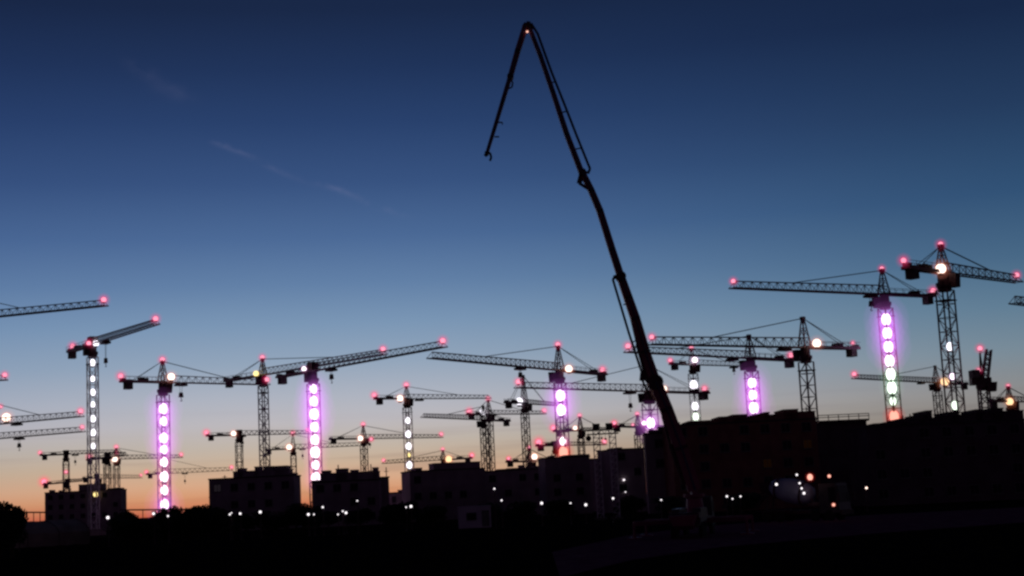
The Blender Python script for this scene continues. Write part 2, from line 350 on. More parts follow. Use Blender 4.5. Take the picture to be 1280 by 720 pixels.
mg = lambda *ys: [(y, 'mag') for y in ys]
CRANES = [
 dict(label='high lattice jib of an unseen crane reaching in at the far left edge', x=-130, y=409, D=330, tip=(133,382), cx=-190, peak=350, flood=None, P=None, C=None),
 dict(label='flat-topped crane with white lamps all down its pale mast, nearest the left edge', x=115.5, y=431, D=345, tip=(196,405), cx=87, jd=1.5, C='red', Co=2.2, steel='pale_steel', w=1.9,
      flood=(120,429,'white',.85), lamps=[(y,'white',.62) for y in (454,474,491,506,524,541,558)], trolley=132, hook=22, P=None, extra=((111,429,'red',1),), k=1.1),
 dict(label='crane with a column of magenta lamps reaching down among the bushes', x=203.5, y=478, D=340, tip=(336,481), cx=151, peak=452, jd=1.6,
      flood=(214,471,'warm',1.0), lamps=mg(511.5,527,548,562)+[(578,'pink'),(596,'pink'),(613,'pink',.85),(631,'mag',1.05)], trolley=226, hook=13),
 dict(label='crane with unlit banded mast and pointed top rising behind the wide left-hand block', x=328.5, y=469, D=380, tip=(481,443), cx=282, peak=449, jd=1.7,
      flood=(320,467,'yellow',.85), C=None, steel='pale_steel', ring=3, T='red', w=1.8, k=1.1),
 dict(label='magenta lit crane whose long jib climbs right above all left-hand ones', x=391, y=464, D=330, tip=(556,433.5), cx=348, jd=1.7, P=None, C=None,
      flood=(380,461,'pink',.7), lamps=mg(487,502,518,534)+[(550,'pink'),(565.5,'pink'),(581.5,'pink'),(598,'pink',1.1)], trolley=414, hook=9),
 dict(label='crane with round white mast lamps beside the gap between the second and third dark blocks', x=508.5, y=498.5, D=480, tip=(613,498), cx=468, peak=483, jd=1.5, w=2.1,
      flood=(500,498,'warm',.95), lamps=[(526,'white',.7),(543,'white',.78),(558,'white',.78),(569,'yellow',.4),(581.5,'white',.72),(600,'white',.85)], T=None, lz=.95, trolley=524),
 dict(label='small crane with pointed top standing on the third dark block from the left', x=454.5, y=548.5, D=620, tip=(553,547), cx=412, peak=532, jd=1.8, w=2.2, k=1.3,
      C=None, flood=(450.5,548,'warm',.8), extra=((464,549,'red',.9),), trolley=462, hook=6),
 dict(label='small red-topped crane over the right end of the wide left-hand block', x=366.5, y=561, D=660, tip=(452,557), cx=331, peak=543, jd=1.9, w=2.2, k=1.3, T=None, C=None,
      flood=(361.5,559,'warm',.85), trolley=378, hook=8, ring=3),
 dict(label='flat-topped small crane over the left part of the wide left-hand block', x=298.5, y=544, D=600, tip=(387,542), cx=258, jd=1.8, w=2.3, k=1.3, P=None,
      flood=(292,542,'warm',.75), ring=3, trolley=303, hook=8),
 dict(label='faint low crane whose thin jib passes behind the magenta mast near the bushes', x=209, y=592, D=760, tip=(291,588), cx=183, peak=574, jd=2.2, w=2.2, k=1.1, P=None,
      trolley=231, hook=9, T='red', ls=.8),
 dict(label='flat-headed little crane just right of the white lit mast, over the low left block', x=134, y=572, D=640, tip=(158,569), cx=110, jd=1.8, w=2.2, k=1.4, T=None, P=None,
      trolley=137, hook=8, Co=1.5),
 dict(label='little crane with stacked red lights over the right end of the low left block', x=145.5, y=574, D=680, tip=(228,572), cx=128, peak=560, jd=1.8, w=2.2, k=1.3, C=None,
      flood=(143.5,574,'warm',.85), extra=((146,566,'red',.8),), ls=.85, steel='pale_steel'),
 dict(label='upper of two little cranes left above the low left block', x=82.5, y=568, D=640, tip=(152,565), cx=50, jd=1.4, w=2.2, k=1.3, T=None, P=None, ls=.7,
      trolley=94, hook=8, extra=((82.5,590,'red',1.0),)),
 dict(label='lower of two little cranes left above the low left block, bright red weight', x=84.5, y=603, D=700, tip=(107,601), cx=55, jd=1.4, w=2.0, k=1.2, T=None, P=None, cr=1.5),
 dict(label='upper of the two low jibs cut by the left frame edge, bright floodlight on it', x=-30, y=533, D=400, tip=(103,520.5), cx=-60, peak=499, jd=1.7, P=None, C=None, trolley=21,
      flood=(8,522,'warm',1.15), extra=((0.5,508,'red',.7),)),
 dict(label='lower of the two low jibs cut by the left frame edge, no floodlight', x=-45, y=552, D=430, tip=(105,539.5), cx=-75, jd=1.7, P=None, C=None, trolley=24, hook=8, T='red', ls=.75),
 dict(label='short jib end with red light just inside the left frame edge, beneath the highest jib', x=-70, y=479, D=380, tip=(9,475), cx=-110, jd=1.6, P=None, C=None),
 dict(label='faintest crane whose low jib points at the magenta mast from the low left block', x=121, y=598, D=760, tip=(177,597.5), cx=104, jd=2.0, w=2.0, k=1.0, P=None, C=None, ls=.7),
 dict(label='large magenta lit crane just left of the pump boom, long jib to the left', x=699, y=463, D=335, tip=(537,447.5), cx=756, peak=433, jd=1.7,
      T=None, flood=(711,461,'warm',1.0), lamps=[(495,'mag',1.1),(513,'mag',1.1),(552,'pink',.75),(565.5,'redor',1.05)], trolley=650, hook=8, Co=1.0, k=1.1),
 dict(label='crane whose mast stands right behind the pump boom, jib passing left behind it', x=811, y=489.5, D=360, tip=(646,484.5), cx=884, peak=456, jd=1.7, P=None,
      flood=(830,486,'warm',.85), lamps=[(529,'mag',1.1)], extra=((805,529,'pink',.8),), trolley=787, hook=16, Co=1.0, w=2.6),
 dict(label='slim crane with white mast lamps first to the right of the pump boom', x=865.5, y=456, D=470, tip=(936,458), cx=838, peak=436, jd=1.7, w=2.1, T=None,
      flood=(868.5,450,'pink',.9), lamps=[(482,'white',1.15),(508,'white',.9),(521,'green',.8,1.5)], trolley=917, hook=4, P='red', steel='pale_steel', lz=.9, ls=.9),
 dict(label='dark crane with deep jib and bare mast rising beside the roof corner', x=1006, y=434.5, D=290, tip=(812,430.5), cx=1072, peak=398, jd=1.9, w=2.0, P=None, k=1.15,
      flood=(1021,429,'warm',1.15), trolley=980, Co=1.2, cr=.55),
 dict(label='crane with three magenta mast lamps on the roofline, jib sloping left', x=938, y=448, D=330, tip=(783,440), cx=992, peak=420, jd=1.6, P=None, w=2.1,
      lamps=[(479,'mag',1.05),(494,'mag',1.05),(510,'mag',1.15)], trolley=915, Co=1.0, k=1.15),
 dict(label='tall crane with lamps from magenta through green to red down its mast', x=1105, y=368, D=300, tip=(914,360), cx=1167, peak=338, jd=1.8, w=2.0, k=1.1,
      lamps=[(400,'mag',1.1),(417,'mag',1.15),(434,'mag',1.1),(451.5,'pink',1.05,3.3),(468,'green',1.15),(485,'green',1.15),(502,'green',.8),(521,'redor',1.0)], lz=1.0, trolley=1088, hook=10, T='red', cr=1.15),
 dict(label='tallest crane near the right edge, leaning bare mast and jib sloping down right', x=1179, y=341, D=240, tip=(1274,353), cx=1132, peak=308, jd=1.7, w=2.0, k=1.0,
      flood=(1176,336,'warm',1.35), lamps=[(434,'white',.62),(471,'mag',.5,1.8),(507,'green',.55,1.6)], Co=-.4, lz=1.25),
 dict(label='tip of a jib poking in at the right frame edge', x=1420, y=398, D=300, tip=(1266,379), cx=1470, jd=1.7, P=None, C=None, T=None),
 dict(label='small crane between the two tall right-hand ones, jib to the left', x=1170.5, y=478.5, D=520, tip=(1067,473), cx=1208, peak=458, jd=1.7, w=2.2, k=1.25, P=None, C=None,
      flood=(1181,477,'amber',1.25), trolley=1151),
 dict(label='little crane with amber lamp at the right edge above the long roof', x=1262, y=502, D=420, tip=(1300,502.5), cx=1237, peak=484, jd=1.5, w=1.8, k=1.2, C=None, T=None,
      flood=(1262,502,'amber',1.0), P='red', ls=.8),
 dict(label='small crane with slim dark peak just left of the large magenta lit crane', x=655.5, y=504.5, D=470, tip=(696,507), cx=632, peak=470, jd=1.4, w=1.9, P=None, C=None, T=None,
      flood=(649,502,'white',1.15), k=1.2),
 dict(label='right one of two crossed small cranes in the centre, jib to the right', x=611, y=518, D=560, tip=(682,517.5), cx=584, peak=500, jd=1.6, w=2.1, P='red', k=1.25, Co=1, cr=1.1,
      flood=(603,516,'white',.95), trolley=616),
 dict(label='left one of two crossed small cranes in the centre, jib to the left', x=604.5, y=525, D=520, tip=(528,521.5), cx=636, peak=508, jd=1.6, w=2.0, P=None, C=None, T=None, k=1.25, ring=3),
 dict(label='low crane hidden behind the fourth dark block, only its top and arms showing', x=554, y=575, D=600, tip=(478,579.5), cx=590, peak=563, jd=1.7, w=2.0, k=1.2,
      flood=(561,574,'amber',1.0), ls=.85),
 dict(label='low small crane with red weight left of the stepped block, white lamp on its arm', x=662, y=577, D=560, tip=(700,576.5), cx=634, peak=561, jd=1.5, w=2.0, k=1.3, T=None,
      flood=(668,571,'warm',.9), Co=1, ls=.85),
 dict(label='low crane behind the magenta one with a bright red counterweight light', x=694, y=557, D=520, tip=(757,556), cx=671, jd=1.3, w=2.0, P=None, k=1.2, cr=1.4, Co=1),
 dict(label='small crane just left of the portal frame, its arm reaching behind the loudspeakers', x=725.5, y=538, D=520, tip=(768,536.5), cx=692, peak=521, jd=.9, w=1.9, T=None, k=1.3, cr=1.4,
      flood=(719,535,'warm',.65), ls=.85),
 dict(label='small crane between the portal frame and the pump boom', x=797.5, y=534, D=540, tip=(832,535), cx=768, peak=519, jd=1.2, w=2.2, T=None, k=1.3, ring=2,
      ls=.9, extra=((791,531,'red',.7),)),
]
for c in CRANES: crane(**c)

# a luffing crane with its jib drawn up steeply
def luffing():
    D = 330; b = at_D(1232, 515, D)
    t = thing('tower_crane', 'luffing crane with steeply raised jib and two red lights near the right edge', 'tower crane', (b.x, b.y, 0), 0, 'tower cranes standing over the building site')
    P = lambda x, y: at_D(x, y, D) - Vector((b.x, b.y, 0))
    H = P(1231, 481).z; w = 1.9
    lattice(MB(), w, 0, H-.8, 2.0, .3, .16).build('mast', M['steel'], t)
    MB().box(-w*1.1, w*1.1, -w*1.1, w*1.1, 0, .9).build('base', M['ballast'], t)
    a = P(1230, 480); 
    MB().lathe([(H-1.2, 1.3), (H-.4, 1.6), (H, 1.5)], 12, 'Z').box(-2.6, 1.6, -1.0, 1.0, H, H+1.5).build('slewing_head', M['dark_steel'], t)
    MB().box(-2.4, -.9, -1.6, 1.6, H+1.5, H+3.2).build('counterweight', M['ballast'], t)
    p0, p1 = P(1231, 476), P(1236, 437)
    m = MB(); d = (p1-p0); u = Vector((0, 1, 0)); v = d.normalized().cross(u).normalized()
    cs = [u*.6+v*.6, u*-.6+v*.6, u*-.6-v*.6, u*.6-v*.6]
    for c in cs: m.bar(p0+c, p1+c*.8, .26)
    for i in range(6):
        q0, q1 = p0+d*i/6, p0+d*(i+1)/6
        for j in range(4): m.bar(q0+cs[j], q1+cs[(j+1)%4], .14); m.bar(q0+cs[j], q0+cs[(j+1)%4], .14)
    m.build('jib', M['steel'], t)
    q = P(1225, 441)
    MB().bar(P(1226, 474), q, .34).bar(P(1231, 476), q, .2).bar(q, P(1236, 439), .1).build('tower_peak', M['dark_steel'], t)
    MB().hexa([(.5,-2.4,H-1.6),(2.0,-2.4,H-1.6),(2.0,-1.1,H-1.6),(.5,-1.1,H-1.6),(.5,-2.4,H+.4),(2.3,-2.4,H+.4),(2.3,-1.1,H+.4),(.5,-1.1,H+.4)]).build('cab', M['dark_steel'], t)
    lamp('aviation_light', 'red', t, P(1225, 435.5), .45, 1, 2.9)
    lamp('aviation_light', 'red', t, P(1223.5, 463), .38, 1, 2.9)
    MB().bar(P(1223.5, 464.5), P(1230, 470), .2).build('lamp_bracket', M['dark_steel'], t)
luffing()

# ------------------------------------------------------------------ buildings
win_me = MB()
win_me.box(-.75, -.65, -.05, .03, 0, 1.5).box(.65, .75, -.05, .03, 0, 1.5).box(-.65, .65, -.05, .03, 0, .1).box(-.65, .65, -.05, .03, 1.4, 1.5).box(-.04, .04, -.03, .03, .1, 1.4)
win_me.box(-.95, .95, -.16, -.052, -.08, 0)
win_me = win_me.mesh('window', M['frame'])
pane_me = MB().box(-.65, -.04, -.012, .01, .1, 1.4).box(.04, .65, -.012, .01, .1, 1.4).mesh('pane', M['glass'])
amber_me = MB().box(-.65, -.04, -.012, .01, .1, 1.4).box(.04, .65, -.012, .01, .1, 1.4).mesh('pane', M['amber_wash'])  # added glow panes, stand in for warm light on the facade
mauve_me = MB().box(-.65, -.04, -.012, .01, .1, 1.4).box(.04, .65, -.012, .01, .1, 1.4).mesh('pane', M['dim_mauve'])
bright_me = MB().box(-.65, -.04, -.012, .01, .1, 1.4).box(.04, .65, -.012, .01, .1, 1.4).mesh('pane', M['bright_pane'])

def building(label, p0, p1, D, depth=14, blocks=(), posts=(), mat='concrete', lit=None, win=True, rail=None, lights=(), cat='building', storey=3.0, step=None):
    """p0, p1: photo pixels of the two ends of the roof edge that faces us; D: distance of the left end."""
    a = at_D(*p0, D); H = a.z; b = at_z(*p1, H)
    dv = Vector((b.x-a.x, b.y-a.y)); Wd = dv.length; az = math.atan2(dv.y, dv.x)
    t = thing('building', label, cat, (a.x, a.y, 0), az)
    ux, uy = math.cos(az), math.sin(az)
    print('BLDG %-30s H=%.1f W=%.1f az=%.0f' % (label[:30], H, Wd, math.degrees(az)))
    def along(xx, z=H):
        lo, hi = -10.0, Wd + 10
        for _ in range(40):
            mid = (lo+hi)/2
            if px((a.x+ux*mid, a.y+uy*mid, z))[0] > xx: hi = mid
            else: lo = mid
        return (lo+hi)/2
    def z_at(s, yy):                             # height over the facade line of a photo row
        z = H
        for _ in range(5):
            p = (a.x+ux*s, a.y+uy*s, z); z += (px(p)[1]-yy)*math.hypot(p[0], p[1])/F
        return z
    n = max(1, round(H/storey)); sh = H/n
    m = MB().box(0, Wd, 0, depth, 0, H)
    m.build('wall', M[mat], t)
    for i in range(1, n):
        MB().box(-.04, Wd+.04, -.10, .3, i*sh-.12, i*sh+.12).build('floor_slab', M[mat], t)
    MB().box(-.15, Wd+.15, -.15, depth+.15, H, H+.25).build('roof', M['roofing'], t)
    for (xa, xb, yy, nm) in blocks:
        s0, s1 = along(xa), along(xb); sm = (s0+s1)/2; z = z_at(sm, yy)
        if z > H+.3: MB().box(s0, s1, .3, depth*.6, H+.25, z).box(s0-.1, s1+.1, .2, depth*.6+.1, z, z+.15).build(nm, M[mat], t)
    for (xx, yy, wd) in posts:
        s = along(xx); z = z_at(s, yy)
        if z > H+.3: MB().bar((s, .6, H+.25), (s, .6, z), wd).bar((s-.5, .6, H+(z-H)*.6), (s+.5, .6, H+(z-H)*.6), wd*.6).build('rebar', M['dark_steel'], t)
    if win:
        cols = max(1, int(Wd/3.1)); 
        while cols*n > 96: cols -= 1
        for i in range(n):
            for j in range(cols):
                if random.random() < .22: continue
                s = (j+.5)*Wd/cols; zz = i*sh+.95
                if sh < 2.7: zz = i*sh+.7
                wobj = link('window', win_me, t, (s, -.032, zz))
                pm = pane_me
                if lit:
                    X, Y = px((a.x+ux*s, a.y+uy*s, zz+.7))
                    for (x0, y0, x1, y1, kind, pr) in lit:
                        if x0 <= X <= x1 and y0 <= Y <= y1 and random.random() < pr: pm = {'amber': amber_me, 'mauve': mauve_me, 'bright': bright_me}[kind]
                link('pane', pm, wobj)
    if rail:
        xa, xb, yy, yr = rail; s0, s1 = along(xa), along(xb); sm = (s0+s1)/2
        z0, z1 = z_at(sm, yy), z_at(sm, yr)
        m = MB().box(s0, s1, -1.2, 4, z0-.35, z0)
        m.build('formwork_deck', M['dark_steel'], t)
        m = MB()
        for z in (z1, (z0+z1)/2+.05): m.bar((s0, -1.1, z), (s1, -1.1, z), .13)
        k = int((s1-s0)/1.6)
        for i in range(k+1): m.bar((s0+(s1-s0)*i/k, -1.1, z0), (s0+(s1-s0)*i/k, -1.1, z1+.05), .11)
        m.build('guard_rail', M['dark_steel'], t)
    for (xx, yy, kind, r) in lights:
        s = along(xx); lamp('wall_light', kind, t, (s, -.35, z_at(s, yy)), r, 1, 1.5 if r > .3 else 0)
    return t

building('low dark block at far left with a raised stair head and yellow lamp', (56,616.5), (151,612), 500, depth=8, blocks=((98,128,605.5,'stair_head'),(61,64,613,'chimney'),(73,76,613.5,'chimney'),(134,151,610.5,'parapet')),
         lights=((120,618,'yellow',.75),), storey=3.1)
building('wide dark block left of centre with a raised stepped roof', (261,600), (367,594.8), 300, depth=7, blocks=((276,292,597,'formwork'),(291,361,588.5,'roof_storey'),(297,303,586,'formwork'),(318,323,584,'formwork'),(330,341,583.5,'formwork'),(343,358,583,'formwork'),(361,367,592,'parapet')),
         lit=((262,604,275,625,'mauve',.9),), storey=3.0, posts=((280,594,.15),))
building('dark block with ragged roof edge under the magenta and the pointed small crane', (389.5,604), (474,600), 290, depth=8, blocks=((389.5,400,601,'parapet'),(400,473.5,591,'roof_storey'),(402,412,589,'formwork'),(420,434,586.5,'formwork'),(438,447,588,'formwork'),(466,472,585,'formwork')),
         posts=((423,581,.2),(464,580,.18),(396,594,.15)), storey=3.0)
building('narrow dark annex with an aerial on its roof at the gap in the skyline', (474,597.5), (486,597), 296, depth=6, posts=((484,584,.16),), win=False)
building('low dark building with dimly lit windows filling the gap in the skyline', (486,617), (512,615.5), 330, depth=8, blocks=((496,504,613,'formwork'),(504,512,608,'roof_storey')), lit=((486,606,512,630,'bright',.25),), storey=2.8)
building('dark block with a plain raised box roof, a low crane behind it', (512,590), (606,586), 305, depth=10, blocks=((513,543,588,'parapet'),(543,601,578.5,'roof_storey'),(520,528,585.5,'formwork')), storey=3.0)
building('long low dark block running right from the crossed small cranes', (606,590), (681,586.5), 325, depth=10, blocks=((622,634,587,'formwork'),(634,681,585,'parapet'),(650,656,582,'formwork'),(668,676,583,'formwork')), posts=((660,578,.15),), storey=3.0)
building('dark stepped block beneath the large magenta lit crane', (681,573.5), (737,571), 300, depth=10, blocks=((706,737,569,'parapet'),(690,694,570,'chimney')), storey=3.1)
building('dark block seen through the portal frame', (737,574.5), (767,573.2), 330, depth=8, storey=3.0, win=False)
building('dark block right of the portal frame with two small wall lamps', (767,562.5), (805,561), 290, depth=10, blocks=((772,778,560,'chimney'),), lights=((777,600,'site',.2),(778,615,'site',.12)), storey=3.1)
building('dark block directly behind the foot of the pump boom', (806,543), (840,541.3), 250, depth=8, blocks=((812,840,538,'roof_storey'),(824,840,534,'stair_head')), storey=3.1)
building('big dark building right of the boom with stepped roof line and dim amber windows', (839,532.5), (1020,524.2), 240, depth=12,  # its amber windows are added glow panes, standing in for warm light on the facade
         blocks=((862,896,526.5,'roof_storey'),(896,940,523.2,'roof_storey'),(940,980,519.2,'roof_storey'),(980,1020,515.2,'roof_storey'),(900,911,521.5,'chimney'),(917,935,518.8,'stair_head'),(957,963,516,'chimney'),(981,999,512.3,'stair_head'),(845,850,529,'chimney')),
         posts=((1010,508,.13),), lit=((935,545,1012,606,'amber',.5),(880,550,935,600,'amber',.1)), mat='brick', storey=3.0)
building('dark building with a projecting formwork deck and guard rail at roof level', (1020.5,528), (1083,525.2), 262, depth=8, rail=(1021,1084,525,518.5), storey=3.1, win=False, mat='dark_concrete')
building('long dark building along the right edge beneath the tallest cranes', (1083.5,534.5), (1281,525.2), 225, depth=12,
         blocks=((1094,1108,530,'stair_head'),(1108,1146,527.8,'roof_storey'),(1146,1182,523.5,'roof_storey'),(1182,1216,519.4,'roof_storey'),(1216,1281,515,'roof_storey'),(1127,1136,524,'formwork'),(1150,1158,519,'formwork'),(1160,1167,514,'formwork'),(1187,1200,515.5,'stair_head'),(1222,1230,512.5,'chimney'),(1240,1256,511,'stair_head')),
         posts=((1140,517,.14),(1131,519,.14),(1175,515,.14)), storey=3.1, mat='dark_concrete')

# ------------------------------------------------------------------ ground, road
def sheet(name, pts, z, mat):
    bm = bmesh.new(); bm.faces.new([bm.verts.new((x, y, z)) for x, y in pts])
    me = bpy.data.meshes.new(name); bm.to_mesh(me); bm.free(); me.materials.append(mat)
    o = bpy.data.objects.new(name, me); COL.objects.link(o); return structure(o)
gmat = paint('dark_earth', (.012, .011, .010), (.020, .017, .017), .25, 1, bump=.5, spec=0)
amat = paint('violet_lit_road', (.16, .06, .10), (.28, .12, .17), .8, 1, spec=0)  # faint violet light on the road is put into its colour
# gently uneven ground, one sheet out to the horizon
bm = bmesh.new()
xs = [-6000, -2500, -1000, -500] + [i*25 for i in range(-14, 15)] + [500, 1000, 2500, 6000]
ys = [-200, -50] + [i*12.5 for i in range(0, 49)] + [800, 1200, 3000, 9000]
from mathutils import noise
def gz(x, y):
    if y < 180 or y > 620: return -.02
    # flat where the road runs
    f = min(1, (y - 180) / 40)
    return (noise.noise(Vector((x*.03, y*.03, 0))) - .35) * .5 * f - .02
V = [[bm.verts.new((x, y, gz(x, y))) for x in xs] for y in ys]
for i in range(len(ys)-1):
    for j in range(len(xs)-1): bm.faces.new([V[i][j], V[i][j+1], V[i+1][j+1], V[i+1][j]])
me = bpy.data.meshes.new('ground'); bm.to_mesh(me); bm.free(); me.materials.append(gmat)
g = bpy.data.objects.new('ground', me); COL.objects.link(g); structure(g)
sheet('road', [tuple(at_z(x, y, .03).xy) for x, y in ((700,722),(790,700),(900,684),(1080,668),(1320,650),(1320,632),(1080,644),(900,656),(790,668),(690,690))], .03, amat)

# ------------------------------------------------------------------ small site lamps on posts
pole_me = {}
def site_lamp(x, y, D=205, kind='site', r=.2, first=[None]):
    p = at_D(x, y, D); h = p.z
    if h < .8: h = .8
    t = thing('lamp_post', 'slim post with a small white lamp in the dark strip below the skyline', 'lamp post', (p.x, p.y, 0), 0, 'small white site lamps along the foot of the skyline')
    MB().lathe([(0,.14),(.15,.12),(.16,.07),(h-.15,.045)], 8, 'Z').bar((0,0,h-.15), (0,-.35,h-.05), .07).build('pole', M['dark_steel'], t)
    MB().hexa([(-.25,-.75,h+.22),(.25,-.75,h+.22),(.3,-.1,h+.22),(-.3,-.1,h+.22),(-.15,-.65,h+.32),(.15,-.65,h+.32),(.2,-.2,h+.32),(-.2,-.2,h+.32)]).build('lamp_head', M['dark_steel'], t)
    lamp('bulb', kind, t, (0, -.45, h), r, 1, 1.6)
for (x, y, r) in ((24,657,.32),(136,647,.36),(193,642,.3),(211,645,.22),(288,643,.22),(290,641,.15),(301,642,.28),(326,640,.32),(386,643,.3),(393,643,.16),(404,634,.24),
                  (423,643,.18),(429,639,.2),(433,641,.3),(447,626,.12),(508,634,.16),(514,633,.32),(618,611,.2),(627,625.5,.2),(587,640,.14),(677,629,.3),(713,629,.12),(732,631,.3),(766,623,.25),
                  (865,624,.2),(883,623.5,.24),(908,620.5,.24),(915,623.5,.11),(925,620.5,.2),(826,625,.12),(1082,610,.26)):
    site_lamp(x, y, 200 if x < 600 else 190, 'site' if x < 1000 else 'warm', max(.08, r*.55))

# ------------------------------------------------------------------ trees and bushes
def crown_mesh(seed, blobs, n, leaf):
    rnd = random.Random(seed); bm = bmesh.new()
    for (cx, cy, cz, r) in blobs:
        for _ in range(int(n*r*r)):
            d = Vector((rnd.gauss(0,1), rnd.gauss(0,1), rnd.gauss(0,1))).normalized() * r * (rnd.random()**.45) * (1 + .15*rnd.random())
            c = Vector((cx, cy, cz)) + d; s = leaf*rnd.uniform(.6, 1.5)
            u = Vector((rnd.gauss(0,1), rnd.gauss(0,1), rnd.gauss(0,1))).normalized(); v = u.orthogonal().normalized()
            bm.faces.new([bm.verts.new(c+u*s), bm.verts.new(c+v*s*.5), bm.verts.new(c-u*s), bm.verts.new(c-v*s*.5)])
    me = bpy.data.meshes.new('crown'); bm.to_mesh(me); bm.free(); me.materials.append(M['leaf']); return me
def trunk_mesh(h, seed):
    rnd = random.Random(seed); m = MB()
    m.bar((0,0,-.1), (.05,0,h*.45), .3, w2=.2, n=7)
    for i in range(6):
        a = rnd.uniform(0, 6.28); z = h*rnd.uniform(.2, .45)
        m.bar((0,0,z), (math.cos(a)*h*.25, math.sin(a)*h*.25, z+h*rnd.uniform(.2,.4)), .13, w2=.04, n=5)
    return m.mesh('trunk', M['bark'])
kinds = []
for sd in range(4):
    rnd = random.Random(40+sd)
    bl = [(0,0,.58,.30)] + [(rnd.uniform(-.3,.3), rnd.uniform(-.25,.25), rnd.uniform(.3,.8), rnd.uniform(.12,.22)) for _ in range(8)]
    kinds.append((crown_mesh(sd, [(a*4, b*4, c*4, r*4) for a, b, c, r in bl], 330, .17), trunk_mesh(4, sd)))
def tree(x, ytop, D, wide, label, group=None, name='tree'):
    p = at_D(x, ytop, D); h = max(1.2, p.z); k = random.randrange(4)
    t = thing(name, label, 'tree' if name == 'tree' else 'bush', (p.x, p.y, 0), random.uniform(0, 6.28), group)
    s = h / 3.9
    link('crown', kinds[k][0], t, (0,0,0), (s*wide, s*wide, s)); link('trunk', kinds[k][1], t, (0,0,0), (s, s, s))
tree(0, 621, 170, .95, 'broad dark tree at the left frame edge against the orange sky')
tree(15, 627, 165, .7, 'lower rounded tree just right of the one at the left frame edge')
BG = 'dark bushes along the foot of the skyline'
BL = 'dark leafy bush in the row along the foot of the skyline'
for (x, y, D, w) in ((156,636,230,1.0),(161,644,228,1.5),(150,642,226,1.4),(170,650,226,1.8),(205,634,232,.9),(213,642,228,1.6),(236,631,229,.9),(252,628,231,1.1),(163,638,235,1),(176,648,220,1.6),(190,643,240,1.2),(199,640,240,1.2),(208,637,238,1.1),(219,628,236,.8),(224,638,232,1.2),(238,637,230,1.1),(247,634,228,1),(257,631,232,1.3),(268,630,240,1.3),
                  (232,642,225,1.5),(184,650,220,1.8),(378,625,240,1.3),(386,630,235,1.2),(370,632,230,1.4),(495,627,238,1.5),(505,624,240,1.3),(488,629,236,1.4),
                  (280,640,230,1.8),(300,640,235,1.8),(345,636,230,1.9),(410,636,230,1.8),(450,633,232,1.8),(540,630,230,2),(610,626,230,2),(650,624,228,2),(700,622,225,2),(790,619,222,2),(840,617,205,2),(930,613,205,2)):
    tree(x, y, D, w, BL, BG, 'bush')

# ------------------------------------------------------------------ thin pipe on posts across the orange gap
def pipe_bridge(label, x0, y0, x1, y1, D):
    a, b = at_D(x0, y0, D), at_D(x1, y1, D)
    t = thing('pipe_bridge', label, 'pipe', (a.x, a.y, 0), 0)
    e = b - a
    MB().bar((0,0,a.z), (e.x, e.y, b.z), .34, n=8).build('pipe', M['dark_steel'], t)
    for i in range(5):
        f = i/4; z = a.z + (b.z-a.z)*f
        MB().bar((e.x*f, e.y*f, 0), (e.x*f, e.y*f, z), .14).build('post', M['dark_steel'], t)
pipe_bridge('long thin dark pipe on posts crossing the orange sky between the left blocks', 150, 637.5, 263, 636.5, 330)
pipe_bridge('short thin dark pipe on posts left of the low far-left block', 26, 640.5, 58, 640.5, 340)

# ------------------------------------------------------------------ pale tarpaulin tent low at the left
def tent():
    a = at_D(-6, 648, 225); b = at_D(112, 644, 232)
    dv = Vector((b.x-a.x, b.y-a.y)); L = dv.length; az = math.atan2(dv.y, dv.x); H = 3.0
    t = thing('storage_tent', 'long low pale tarpaulin tent dimly visible at the bottom left', 'tent', (a.x, a.y, 0), az)
    n = 12; sec = [(0,0),(0,1.9),(1.0,2.7),(2.5,3.3),(4.0,3.7),(5.5,3.3),(7.0,2.7),(8,1.9),(8,0)]
    bm = bmesh.new(); rows = []
    for i in range(n+1):
        rows.append([bm.verts.new((L*i/n, q[0], q[1] - (.07 if i % 2 else 0))) for q in sec])
    for A, B in zip(rows, rows[1:]):
        for k in range(len(sec)-1): bm.faces.new([A[k], A[k+1], B[k+1], B[k]])
    bm.faces.new(rows[0][::-1]); bm.faces.new(rows[-1])
    me = bpy.data.meshes.new('cover'); bm.to_mesh(me); bm.free(); me.materials.append(M['tent'])
    link('cover', me, t)
    for i in (0, 4, 8, 12):
        MB().poly([(L*i/n, q[0]-.02, q[1]+.05) for q in sec], .12).build('frame', M['dark_steel'], t)
tent()

# ------------------------------------------------------------------ pale site cabin low in the centre
def cabin():
    a, b = at_D(572, 631, 190), at_D(613, 630, 190)
    dv = Vector((b.x-a.x, b.y-a.y)); L = dv.length; az = math.atan2(dv.y, dv.x)
    t = thing('site_cabin', 'pale mauve site cabin dimly visible in the dark centre foreground', 'cabin', (a.x, a.y, 0), az)
    m = MB().box(0, L, 0, 2.5, .15, 2.75)
    for i in range(int(L/.3)): m.box(.1+i*.3, .22+i*.3, -.04, .02, .3, 2.6)
    m.build('body', M['cabin'], t)
    MB().box(-.08, L+.08, -.08, 2.58, 2.75, 2.9).build('roof', M['cabin'], t)
    MB().box(.3, .7, .2, 2.3, 0, .15).box(L-.7, L-.3, .2, 2.3, 0, .15).build('skid', M['dark_steel'], t)
    d = MB().box(L*.72, L*.72+.95, -.09, -.045, .3, 2.3).build('door', M['frame'], t)
    MB().box(L*.72+.78, L*.72+.84, -.16, -.092, 1.2, 1.35).build('handle', M['dark_steel'], d)
    w = MB().box(L*.25, L*.25+1.3, -.09, -.045, 1.1, 2.1).build('window', M['frame'], t)
    MB().box(L*.25+.08, L*.25+1.22, -.11, -.092, 1.18, 2.02).build('pane', M['glass'], w)
cabin()

